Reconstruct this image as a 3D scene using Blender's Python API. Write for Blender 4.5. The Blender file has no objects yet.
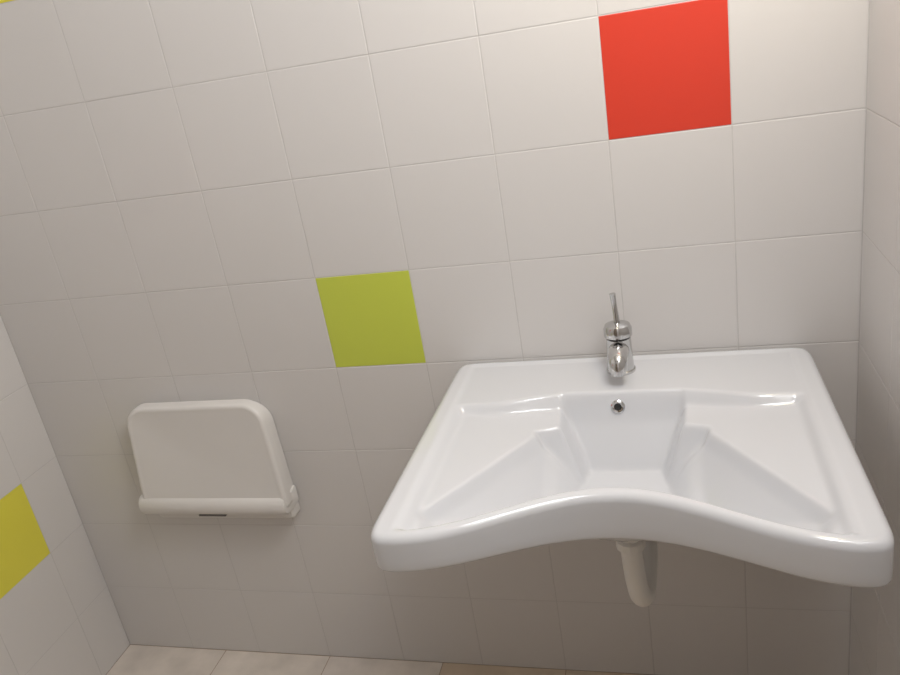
import bpy, bmesh, numpy as np, math, random
from mathutils import Vector, Matrix
random.seed(4)
S=bpy.context.scene
try:
    S.view_settings.view_transform='Standard'; S.view_settings.look='None'
except Exception: pass
def link(o,parent=None):
    S.collection.objects.link(o)
    if parent: o.parent=parent
    return o
def mat(name,col,rough=.5,metal=0,coat=0,spec=.5):
    m=bpy.data.materials.new(name); m.use_nodes=True
    b=m.node_tree.nodes['Principled BSDF']
    b.inputs['Base Color'].default_value=(*col,1); b.inputs['Roughness'].default_value=rough
    b.inputs['Metallic'].default_value=metal; b.inputs['Coat Weight'].default_value=coat
    b.inputs['Coat Roughness'].default_value=.08; b.inputs['Specular IOR Level'].default_value=spec
    return m
def noisy(m,scale,amt,bump=0,bscale=200):
    nt=m.node_tree; b=nt.nodes['Principled BSDF']; c=b.inputs['Base Color'].default_value[:]
    tc=nt.nodes.new('ShaderNodeTexCoord'); n=nt.nodes.new('ShaderNodeTexNoise'); n.inputs['Scale'].default_value=scale; n.inputs['Detail'].default_value=4
    nt.links.new(tc.outputs['Object'],n.inputs['Vector'])
    mx=nt.nodes.new('ShaderNodeMix'); mx.data_type='RGBA'
    mx.inputs[6].default_value=(*[v*(1-amt) for v in c[:3]],1); mx.inputs[7].default_value=(*[min(1,v*(1+amt)) for v in c[:3]],1)
    nt.links.new(n.outputs['Fac'],mx.inputs[0]); nt.links.new(mx.outputs[2],b.inputs['Base Color'])
    if bump:
        n2=nt.nodes.new('ShaderNodeTexNoise'); n2.inputs['Scale'].default_value=bscale
        nt.links.new(tc.outputs['Object'],n2.inputs['Vector'])
        bp=nt.nodes.new('ShaderNodeBump'); bp.inputs['Strength'].default_value=bump; bp.inputs['Distance'].default_value=.001
        nt.links.new(n2.outputs['Fac'],bp.inputs['Height']); nt.links.new(bp.outputs['Normal'],b.inputs['Normal'])
    return m
M_tile=noisy(mat('tile_white',(.71,.69,.68),.30),3,.02,.12,40)
M_red=noisy(mat('tile_red',(.70,.055,.030),.30),3,.03,.1,40)
M_green=noisy(mat('tile_lime',(.60,.68,.09),.30),3,.03,.1,40)
M_yel=noisy(mat('tile_yellow',(.80,.74,.08),.30),3,.03,.1,40)
M_grout=noisy(mat('grout',(.62,.60,.59),.9),60,.06)
M_cer=mat('ceramic_white',(.73,.745,.78),.14,0,.4)
M_chrome=mat('chrome',(.62,.62,.62),.12,1)
M_black=mat('dark_hole',(.02,.02,.02),.6)
M_slot=mat('slot_grey',(.16,.15,.15),.6)
M_pl=noisy(mat('plastic_white',(.80,.78,.76),.35),5,.02)
M_pipe=mat('pvc_white',(.86,.84,.80),.35)
M_ceil=noisy(mat('ceiling_paint',(.6,.58,.54),.9),4,.02)
M_floor=noisy(mat('floor_tile_tan',(.66,.54,.42),.4),9,.2)
M_floor2=noisy(mat('floor_tile_cream',(.76,.69,.63),.35),14,.25)
M_fgrout=noisy(mat('floor_grout',(.38,.26,.18),.9),60,.1)
M_frame=mat('window_frame',(.8,.8,.8),.4)
M_door=noisy(mat('added_door_laminate',(.22,.18,.14),.5),6,.08)

def mesh_obj(name,verts,faces,mats,idx=None,smooth=False,parent=None):
    me=bpy.data.meshes.new(name); me.from_pydata([tuple(v) for v in verts],[],faces)
    for m in mats: me.materials.append(m)
    if idx is not None:
        for p,i in zip(me.polygons,idx): p.material_index=i
    if smooth:
        for p in me.polygons: p.use_smooth=True
    me.update()
    return link(bpy.data.objects.new(name,me),parent)

def tiled(name,O,U,V,N,ul,vl,special,mats,slabs=None):
    O,U,V,N=map(Vector,(O,U,V,N)); vs=[];fs=[];ix=[]
    flip = U.cross(V).dot(N)<0
    def addf(f,i):
        fs.append(tuple(reversed(f)) if flip else tuple(f)); ix.append(i)
    g=.0008; b=.0010
    slabs=slabs or [(ul[0],ul[-1],vl[0],vl[-1])]
    E=.06
    for (a,c,d,e) in slabs:
        k=len(vs)
        A=a-E if a<=ul[0] else a; Cc=c+E if c>=ul[-1] else c; Dd=d-E if d<=vl[0] else d; Ee=e+E if e>=vl[-1] else e
        for n in (-.0006,-.08):
            for (u,v) in ((A,Dd),(Cc,Dd),(Cc,Ee),(A,Ee)): vs.append(O+U*u+V*v+N*n)
        addf((k,k+1,k+2,k+3),1); addf((k+7,k+6,k+5,k+4),1)
        for q in range(4): addf((k+q,k+4+q,k+4+(q+1)%4,k+(q+1)%4),1)
    for i in range(len(ul)-1):
        for j in range(len(vl)-1):
            um,vm=(ul[i]+ul[i+1])/2,(vl[j]+vl[j+1])/2
            if not any(a<um<c and d<vm<e for a,c,d,e in slabs): continue
            u0,u1,v0,v1=ul[i]+g,ul[i+1]-g,vl[j]+g,vl[j+1]-g
            k=len(vs); tu=random.uniform(-1,1)*.0015; tv=random.uniform(-1,1)*.0015
            for (ins,h) in ((0,-.002),(0,-.0004),(b,0)):
                for (u,v) in ((u0+ins,v0+ins),(u1-ins,v0+ins),(u1-ins,v1-ins),(u0+ins,v1-ins)):
                    vs.append(O+U*u+V*v+N*(h+(0 if h<-.001 else (u-um)*tu+(v-vm)*tv)))
            m=special.get((i,j),0)
            addf((k+8,k+9,k+10,k+11),m)
            for r in (0,4):
                for q in range(4): addf((k+r+q,k+r+(q+1)%4,k+r+4+(q+1)%4,k+r+4+q),m)
    return mesh_obj(name,vs,fs,mats,ix)
Z=[.2*i for i in range(14)]
XL,XR,YF=-1.6,.2,-2.2
W,D,H=1.8,2.2,2.6
TM=[M_tile,M_grout,M_red,M_green,M_yel]
tiled('wall_back',(XL,0,0),(1,0,0),(0,0,1),(0,-1,0),[.2*i for i in range(10)],Z,
      {(7,6):2,(4,4):3,(1,8):4},TM)
tiled('wall_left',(XL,0,0),(0,-1,0),(0,0,1),(1,0,0),[0,.12]+[.12+.2*i for i in range(1,11)]+[2.2],Z,
      {(1,2):4,(4,5):2,(7,3):3},TM)
U0,U1,WZ0,WZ1=.6,1.4,1.6,2.4   # window opening in the right wall
tiled('wall_right',(XR,0,0),(0,-1,0),(0,0,1),(-1,0,0),[.2*i for i in range(12)],Z,{(6,4):3,(8,6):2},TM,
      slabs=[(0,D,0,WZ0),(0,D,WZ1,H),(0,U0,WZ0,WZ1),(U1,D,WZ0,WZ1)])
tiled('wall_front',(XL,YF,0),(1,0,0),(0,0,1),(0,1,0),[.2*i for i in range(10)],Z,{(1,4):4},TM)
def box(vs,fs,a,b):
    k=len(vs)
    for z in (a[2],b[2]):
        for (x,y) in ((a[0],a[1]),(b[0],a[1]),(b[0],b[1]),(a[0],b[1])): vs.append((x,y,z))
    fs+= [(k+3,k+2,k+1,k),(k+4,k+5,k+6,k+7)]+[(k+q,k+(q+1)%4,k+4+(q+1)%4,k+4+q) for q in range(4)]
vs,fs=[],[]
y0,y1=-U1,-U0
for (p,q) in (((XR+.02,y0,WZ0),(XR+.07,y0+.04,WZ1)),((XR+.02,y1-.04,WZ0),(XR+.07,y1,WZ1)),((XR+.02,y0,WZ0),(XR+.07,y1,WZ0+.04)),((XR+.02,y0,WZ1-.04),(XR+.07,y1,WZ1)),((XR+.03,(y0+y1)/2-.02,WZ0),(XR+.06,(y0+y1)/2+.02,WZ1))):
    box(vs,fs,p,q)
mesh_obj('window_1',vs,fs,[M_frame])
# unseen dark door added behind camera to cut fill: leaf, panel mouldings and handle
vs,fs=[],[]
box(vs,fs,(-1.30,YF+.001,.003),(-.30,YF+.030,2.08))
for zz in ((.25,.95),(1.1,1.9)):
    for (a,b) in (((-1.15,zz[0]),(-.45,zz[0]+.03)),((-1.15,zz[1]-.03),(-.45,zz[1])),((-1.15,zz[0]),(-1.12,zz[1])),((-.48,zz[0]),(-.45,zz[1]))):
        box(vs,fs,(a[0],YF+.030,a[1]),(b[0],YF+.038,b[1]))
box(vs,fs,(-.42,YF+.03,1.0),(-.38,YF+.075,1.02)); box(vs,fs,(-.52,YF+.062,1.0),(-.38,YF+.08,1.02))
mesh_obj('added_door_1',vs,fs,[M_door])
vs,fs=[],[]; box(vs,fs,(XL-.08,YF-.08,H),(XR+.08,.08,H+.08)); mesh_obj('ceiling',vs,fs,[M_ceil])
tiled('floor',(XL,0,0),(1,0,0),(0,-1,0),(0,0,1),[0]+[.3*i for i in range(1,6)]+[1.8],[.0,.3,.6,.9,1.2,1.5,1.8,2.1,2.2],
      {(i,j):2 for i in range(3) for j in range(8)},[M_floor,M_fgrout,M_floor2])

# ---------------- WASHBASIN ----------------
CX=-.205; TOP=.80
def ss(a,b,x):
    t=np.clip((x-a)/(b-a),0,1); return t*t*(3-2*t)
def yf(lx):
    l=np.clip(np.abs(lx),0,.30); return -.525+.052*np.cos(np.pi*l/.30)
def outline(N):
    pts=[]
    for l in np.linspace(-.324,.324,60): pts.append((l,-.003))
    for t in np.linspace(0,1,60)[1:]: pts.append((.324+.006*t,-.003+(-.574+.003)*t))
    for l in np.linspace(.330,-.330,120)[1:]: pts.append((l,float(yf(l))))
    for t in np.linspace(1,0,60)[1:-1]: pts.append((-.324-.006*t,-.003+(-.571)*t))
    p=np.array(pts)
    def resamp(p,n):
        q=np.vstack([p,p[:1]]); s=np.r_[0,np.cumsum(np.linalg.norm(np.diff(q,axis=0),axis=1))]
        t=np.linspace(0,s[-1],n,endpoint=False); return np.stack([np.interp(t,s,q[:,k]) for k in (0,1)],1),s[-1]
    p,L=resamp(p,2400); sig=.022/(L/2400); k=np.arange(-90,91); w=np.exp(-.5*(k/sig)**2); w/=w.sum()
    sm=sum(wi*np.roll(p,ki,axis=0) for ki,wi in zip(k,w))
    sm,_=resamp(sm,N)
    t=np.roll(sm,-1,0)-np.roll(sm,1,0); t/=np.linalg.norm(t,axis=1)[:,None]
    n=np.stack([t[:,1],-t[:,0]],1)
    if np.mean(np.sum(n*(np.array([0,-.27])-sm),1))<0: n=-n
    return sm,n
gs=.002; gx=np.arange(-.36,.36,gs); gy=np.arange(-.62,.04,gs)
LX,YY=np.meshgrid(gx,gy)
AL=np.abs(LX); side=.325-AL
m0=ss(.030,.036,side)*ss(.020,.026,YY-yf(LX))*ss(.018,.026,-YY)
yled=.156+.028*ss(.09,.24,AL)
m1=ss(.036,.052,side)*ss(.022,.034,YY-yf(LX))*ss(-.002,.014,-YY-yled)
C=np.array([0,-.275])
def radial(poly,th):
    poly=np.array(poly)-C; n=len(poly); out=np.full(th.shape,1e9)
    d=np.stack([np.cos(th),np.sin(th)],-1)
    for i in range(n):
        a=poly[i]; e=poly[(i+1)%n]-a
        den=d[...,0]*e[1]-d[...,1]*e[0]; den=np.where(abs(den)<1e-9,1e-9,den)
        r=(a[0]*e[1]-a[1]*e[0])/den; s=(a[0]*d[...,1]-a[1]*d[...,0])/den
        ok=(r>0)&(s>=-1e-6)&(s<=1+1e-6); out=np.where(ok&(r<out),r,out)
    return out
Rt=[(-.105,-.154),(.105,-.154),(.100,-.232),(.138,-.246),(.138,-.262),(.278,-.496)]
ft=[(l,float(yf(l))+.030) for l in np.linspace(.265,-.265,25)]
T=Rt+ft+[(-.278,-.496),(-.138,-.262),(-.138,-.246),(-.100,-.232)]
B=[(-.062,-.212),(.062,-.212),(.080,-.30),(.085,-.37),(.0,-.385),(-.085,-.37),(-.080,-.30)]
th=np.arctan2(YY-C[1],LX-C[0]); r=np.hypot(YY-C[1],LX-C[0])
rT=radial(T,th); rB=radial(B,th)
t=np.clip((r-rB)/(rT-rB),0,1)
bowl=.100*(1-t)+.012*ss(1.0,.90,t)*ss(.10,.13,AL)
pan=.013+.011*np.clip((.30-AL)/.18,0,1)
Hg=-(.003*m0+pan*m1+bowl*np.where(r<rT,1,0))
Hg+= -.004*np.clip(1-r/.1,0,1)
k=np.arange(-8,9); w=np.exp(-.5*(k*gs/.0030)**2); w/=w.sum()
Hb=Hg.copy()
Hb=sum(wi*np.roll(Hb,ki,0) for ki,wi in zip(k,w)); Hb=sum(wi*np.roll(Hb,ki,1) for ki,wi in zip(k,w))
def Hs(x,y):
    fx=(x-gx[0])/gs; fy=(y-gy[0])/gs; i=np.clip(fx.astype(int),0,len(gx)-2); j=np.clip(fy.astype(int),0,len(gy)-2)
    a=fx-i; b=fy-j
    return Hb[j,i]*(1-a)*(1-b)+Hb[j,i+1]*a*(1-b)+Hb[j+1,i]*(1-a)*b+Hb[j+1,i+1]*a*b
def h1(y,x=0.): return TOP+float(Hs(np.array([x]),np.array([y]))[0])
N=900; out,nrm=outline(N); rf=.013
P0=out+nrm*rf
rings=[]
for tt in np.linspace(0,1,170)[1:]:
    P=C+tt*(P0-C); rings.append(np.c_[P,Hs(P[:,0],P[:,1])])
for a in np.linspace(0,math.pi/2,8)[1:]:
    P=out+nrm*rf*(1-math.sin(a)); rings.append(np.c_[P,np.full(N,-rf*(1-math.cos(a)))])
A=.060+.016*np.exp(-(out[:,0]/.15)**2)*(out[:,1]<-.3)+.006*ss(.15,.33,out[:,0])
for f in (.35,.7,1):
    rings.append(np.c_[out,-(rf+(A-rf-.008)*f)])
for a in np.linspace(0,math.pi/2,5)[1:]:
    rings.append(np.c_[out+nrm*.008*(1-math.cos(a)),-(A-.008+.008*math.sin(a))])
P=out+nrm*.02; rings.append(np.c_[P,-A])
P1=out+nrm*.024
for tt in np.linspace(1,0.02,40):
    P=C+tt*(P1-C); z=np.minimum(-.04,Hs(P[:,0],P[:,1])-.02); rings.append(np.c_[P,z])
V=np.vstack([[[0,C[1],h1(C[1])-TOP]]]+rings)
V[:,0]+=CX; V[:,2]+=TOP
F=[(0,1+i,1+(i+1)%N) for i in range(N)]
nr=len(rings)
for q in range(nr-1):
    a=1+q*N; b=a+N
    F+=[(a+i,b+i,b+(i+1)%N,a+(i+1)%N) for i in range(N)]
a=1+(nr-1)*N; F.append(tuple(a+i for i in range(N)))
sink=bpy.data.objects.new('accessible_washbasin',None); link(sink)
bs=mesh_obj('basin_body',V,F,[M_cer],smooth=True,parent=sink)
bm=bmesh.new(); bm.from_mesh(bs.data); bmesh.ops.recalc_face_normals(bm,faces=bm.faces); bm.to_mesh(bs.data); bm.free()

def lathe(name,prof,m,parent,loc=(0,0,0),rot=None,n=48,smooth=True):
    vs=[];fs=[]
    for (r_,z) in prof:
        for i in range(n):
            a=2*math.pi*i/n; vs.append((r_*math.cos(a),r_*math.sin(a),z))
    for j in range(len(prof)-1):
        for i in range(n): fs.append((j*n+i,j*n+(i+1)%n,(j+1)*n+(i+1)%n,(j+1)*n+i))
    fs.append(tuple(reversed(range(n)))); fs.append(tuple((len(prof)-1)*n+i for i in range(n)))
    o=mesh_obj(name,vs,fs,[m],smooth=smooth,parent=parent)
    o.location=loc
    if rot: o.rotation_euler=rot
    mod=o.modifiers.new('es','EDGE_SPLIT'); mod.split_angle=math.radians(40)
    return o
def tube(name,pts,rad,m,parent,res=6):
    cu=bpy.data.curves.new(name,'CURVE'); cu.dimensions='3D'; cu.bevel_depth=1; cu.bevel_resolution=res; cu.use_fill_caps=True; cu.resolution_u=16
    sp=cu.splines.new('NURBS'); sp.points.add(len(pts)-1); sp.order_u=3; sp.use_endpoint_u=True
    for p_,q,rr in zip(sp.points,pts,rad if hasattr(rad,'__len__') else [rad]*len(pts)): p_.co=(*q,1); p_.radius=rr
    tmp=bpy.data.objects.new(name,cu); S.collection.objects.link(tmp)
    bpy.context.view_layer.update()
    me=bpy.data.meshes.new_from_object(tmp.evaluated_get(bpy.context.evaluated_depsgraph_get()))
    bpy.data.objects.remove(tmp)
    me.materials.clear(); me.materials.append(m)
    for p_ in me.polygons: p_.use_smooth=True
    o=link(bpy.data.objects.new(name,me),parent)
    mod=o.modifiers.new('es','EDGE_SPLIT'); mod.split_angle=math.radians(50)
    return o
OX=-.212
yo=-.162; zo=h1(yo); rx=math.atan2(h1(yo+.004)-h1(yo-.004),.008)
lathe('overflow_ring',[(.006,.0005),(.0065,.003),(.0095,.0035),(.012,.002),(.0125,-.006)],M_chrome,sink,(OX,yo,zo),(rx,0,0))
lathe('overflow_hole',[(.0068,-.001),(.0066,.0018)],M_black,sink,(OX,yo,zo),(rx,0,0))
zc=h1(-.30)
lathe('drain_flange',[(.034,-.004),(.034,.001),(.030,.003),(.022,.002),(.020,-.004)],M_chrome,sink,(CX,-.30,zc))
lathe('drain_plug',[(.017,-.002),(.017,.003),(.010,.005),(.001,.0055)],M_chrome,sink,(CX,-.30,zc))
PX=-.203; pp=-.27
lathe('drain_tailpiece',[(.032,.0),(.032,-.02),(.018,-.026),(.018,-.10)],M_pipe,sink,(PX,pp,.662))
lathe('trap_nut',[(.020,.010),(.024,.007),(.025,-.007),(.021,-.010)],M_pipe,sink,(PX,pp,.568),n=12,smooth=False)
tube('trap_pipe',[(PX,pp,.57),(PX+.001,pp,.53),(PX+.004,pp,.48),(PX+.010,pp+.002,.448),(PX+.016,pp+.03,.436),(PX+.02,pp+.11,.45),(PX+.02,-.06,.46),(PX+.02,-.004,.46)],[.0185]*8,M_pipe,sink)
lathe('trap_wall_flange',[(.036,0),(.034,.006),(.020,.012)],M_pipe,sink,(PX+.02,-.002,.46),(math.pi/2,0,0))
# ---------------- TAP ----------------
tap=bpy.data.objects.new('lever_mixer_tap',None); link(tap)
tx,ty,tz=-.208,-.068,TOP-.004
lathe('tap_base',[(.026,0),(.026,.005),(.023,.008)],M_chrome,tap,(tx,ty,tz))
lathe('tap_body',[(.0240,.005),(.0230,.03),(.0220,.06),(.0222,.066),(.0200,.067)],M_chrome,tap,(tx,ty,tz))
lathe('tap_cartridge_cap',[(.0205,.069),(.0250,.071),(.0250,.084),(.022,.091),(.012,.095),(.001,.0955)],M_chrome,tap,(tx,ty,tz))
tube('lever',[(tx,ty,tz+.090),(tx-.001,ty+.002,tz+.11),(tx-.003,ty+.004,tz+.135),(tx-.004,ty+.004,tz+.148)],[.0055,.0048,.0045,.0058],M_chrome,tap)
tube('spout',[(tx,ty-.005,tz+.045),(tx,ty-.038,tz+.050),(tx,ty-.056,tz+.047),(tx,ty-.063,tz+.040),(tx,ty-.065,tz+.030)],[.0185,.0180,.0170,.0165,.0160],M_chrome,tap)
lathe('spout_aerator',[(.0130,.004),(.0130,-.004),(.010,-.005),(.001,-.004)],M_chrome,tap,(tx,ty-.065,tz+.028))
# ---------------- FOLDING SEAT ----------------
seat=bpy.data.objects.new('folding_wall_seat',None); link(seat)
def rounded(hw_b,hw_t,z0,z1,rb,rt,n=10):
    pts=[]
    cs=[(-hw_b,z0,rb,180,270),(hw_b,z0,rb,270,360),(hw_t,z1,rt,0,90),(-hw_t,z1,rt,90,180)]
    sx=[1,-1,-1,1]; sz=[1,1,-1,-1]
    for (x,z,r_,a0,a1),a,b in zip(cs,sx,sz):
        for t in np.linspace(a0,a1,n): pts.append((x+a*r_+r_*math.cos(math.radians(t)),z+b*r_+r_*math.sin(math.radians(t))))
    return np.array(pts)
def plate(name,loops,m,parent,cx):
    vs=[];n=len(loops[0][0])
    for pts,yv in loops:
        for (x,z) in pts: vs.append((cx+x,yv(z) if callable(yv) else yv,z))
    fs=[tuple(range(n))]
    for j in range(len(loops)-1):
        for i in range(n): fs.append((j*n+i,(j+1)*n+i,(j+1)*n+(i+1)%n,j*n+(i+1)%n))
    fs.append(tuple(reversed([(len(loops)-1)*n+i for i in range(n)])))
    o=mesh_obj(name,vs,fs,[m],smooth=True,parent=parent)
    bm=bmesh.new(); bm.from_mesh(o.data); bmesh.ops.recalc_face_normals(bm,faces=bm.faces); bm.to_mesh(o.data); bm.free()
    mod=o.modifiers.new('es','EDGE_SPLIT'); mod.split_angle=math.radians(35)
    return o
scx=-1.150
def yfr(z): return -.064+.020*(z-.50)/.25
def ins(hb,ht,z0,z1,rb,rt,d): return rounded(hb-d,ht-d,z0+d,z1-d,max(rb-d,.003),max(rt-d,.003))
q=(.189,.176,.488,.745,.012,.052)
plate('seat_panel',[(ins(*q,.016),lambda z:yfr(z)+.0012),(ins(*q,.013),lambda z:yfr(z)+.0006),(ins(*q,.010),yfr),(ins(*q,.006),yfr),(ins(*q,.003),lambda z:yfr(z)+.0015),(ins(*q,.001),lambda z:yfr(z)+.004),(ins(*q,0),lambda z:yfr(z)+.008),(ins(*q,0),lambda z:yfr(z)+.026),(ins(*q,.003),lambda z:yfr(z)+.028)],M_pl,seat,scx)
q2=(.183,.176,.440,.733,.012,.05)
plate('seat_backplate',[(ins(*q2,.006),-.034),(ins(*q2,0),-.028),(ins(*q2,0),-.002)],M_pl,seat,scx-.003)
prof=[]
for t in np.linspace(-90,150,20): prof.append((-.050-.022*math.cos(math.radians(t)),.495+.026*math.sin(math.radians(t))))
prof=[(-.004,.469)]+prof+[(-.004,.515)]
xs=[(-.199,.6),(-.197,.9),(-.191,1),(.176,1),(.182,.9),(.184,.6)]
vs=[];n=len(prof)
for x,s_ in xs:
    for (y,z) in prof: vs.append((scx+x,-.05+(y+.05)*s_ if y<-.05 else y,.495+(z-.495)*s_))
fs=[tuple(range(n)),tuple(reversed([5*n+i for i in range(n)]))]
for j in range(5):
    for i in range(n): fs.append((j*n+i,(j+1)*n+i,(j+1)*n+(i+1)%n,j*n+(i+1)%n))
hb=mesh_obj('hinge_bar',vs,fs,[M_pl],smooth=True,parent=seat)
bm=bmesh.new(); bm.from_mesh(hb.data); bmesh.ops.recalc_face_normals(bm,faces=bm.faces); bm.to_mesh(hb.data); bm.free()
hb.modifiers.new('es','EDGE_SPLIT').split_angle=math.radians(40)
vs,fs=[],[]; box(vs,fs,(-1.20,-.060,.4665),(-1.13,-.035,.4705)); mesh_obj('hinge_slot',vs,fs,[M_slot],parent=seat)

# ---------------- LIGHTS ----------------
l=bpy.data.lights.new('window_light','AREA'); l.shape='RECTANGLE'; l.size=.72; l.size_y=.72; l.energy=7; l.color=(1,.98,.90)
o=link(bpy.data.objects.new('window_light',l)); o.location=(XR-.002,(y0+y1)/2,(WZ0+WZ1)/2)
o.rotation_euler=(0,math.radians(90),0)
pl=bpy.data.lights.new('added_overhead_light','POINT'); pl.energy=18; pl.color=(.96,.955,1.0); pl.shadow_soft_size=.14  # added unseen point light overhead for fill and falloff; no fixture modelled
o=link(bpy.data.objects.new('added_overhead_light',pl)); o.location=(.0,-.75,2.05)
pl=bpy.data.lights.new('wall_lamp_light','POINT'); pl.energy=5; pl.color=(1,.88,.62); pl.shadow_soft_size=.07
o=link(bpy.data.objects.new('wall_lamp_light',pl)); o.location=(.08,-.32,1.82)
w=bpy.data.worlds.new('w'); w.use_nodes=True; S.world=w
w.node_tree.nodes['Background'].inputs[0].default_value=(.8,.88,1,1); w.node_tree.nodes['Background'].inputs[1].default_value=1
# ---------------- CAMERA ----------------
cam=bpy.data.cameras.new('camera'); co=link(bpy.data.objects.new('camera',cam))
co.location=(-.108,-1.400,1.423); co.rotation_euler=(1.195,.160,.237); cam.sensor_width=36; cam.lens=789.07/900*36; cam.clip_start=.02
S.camera=co
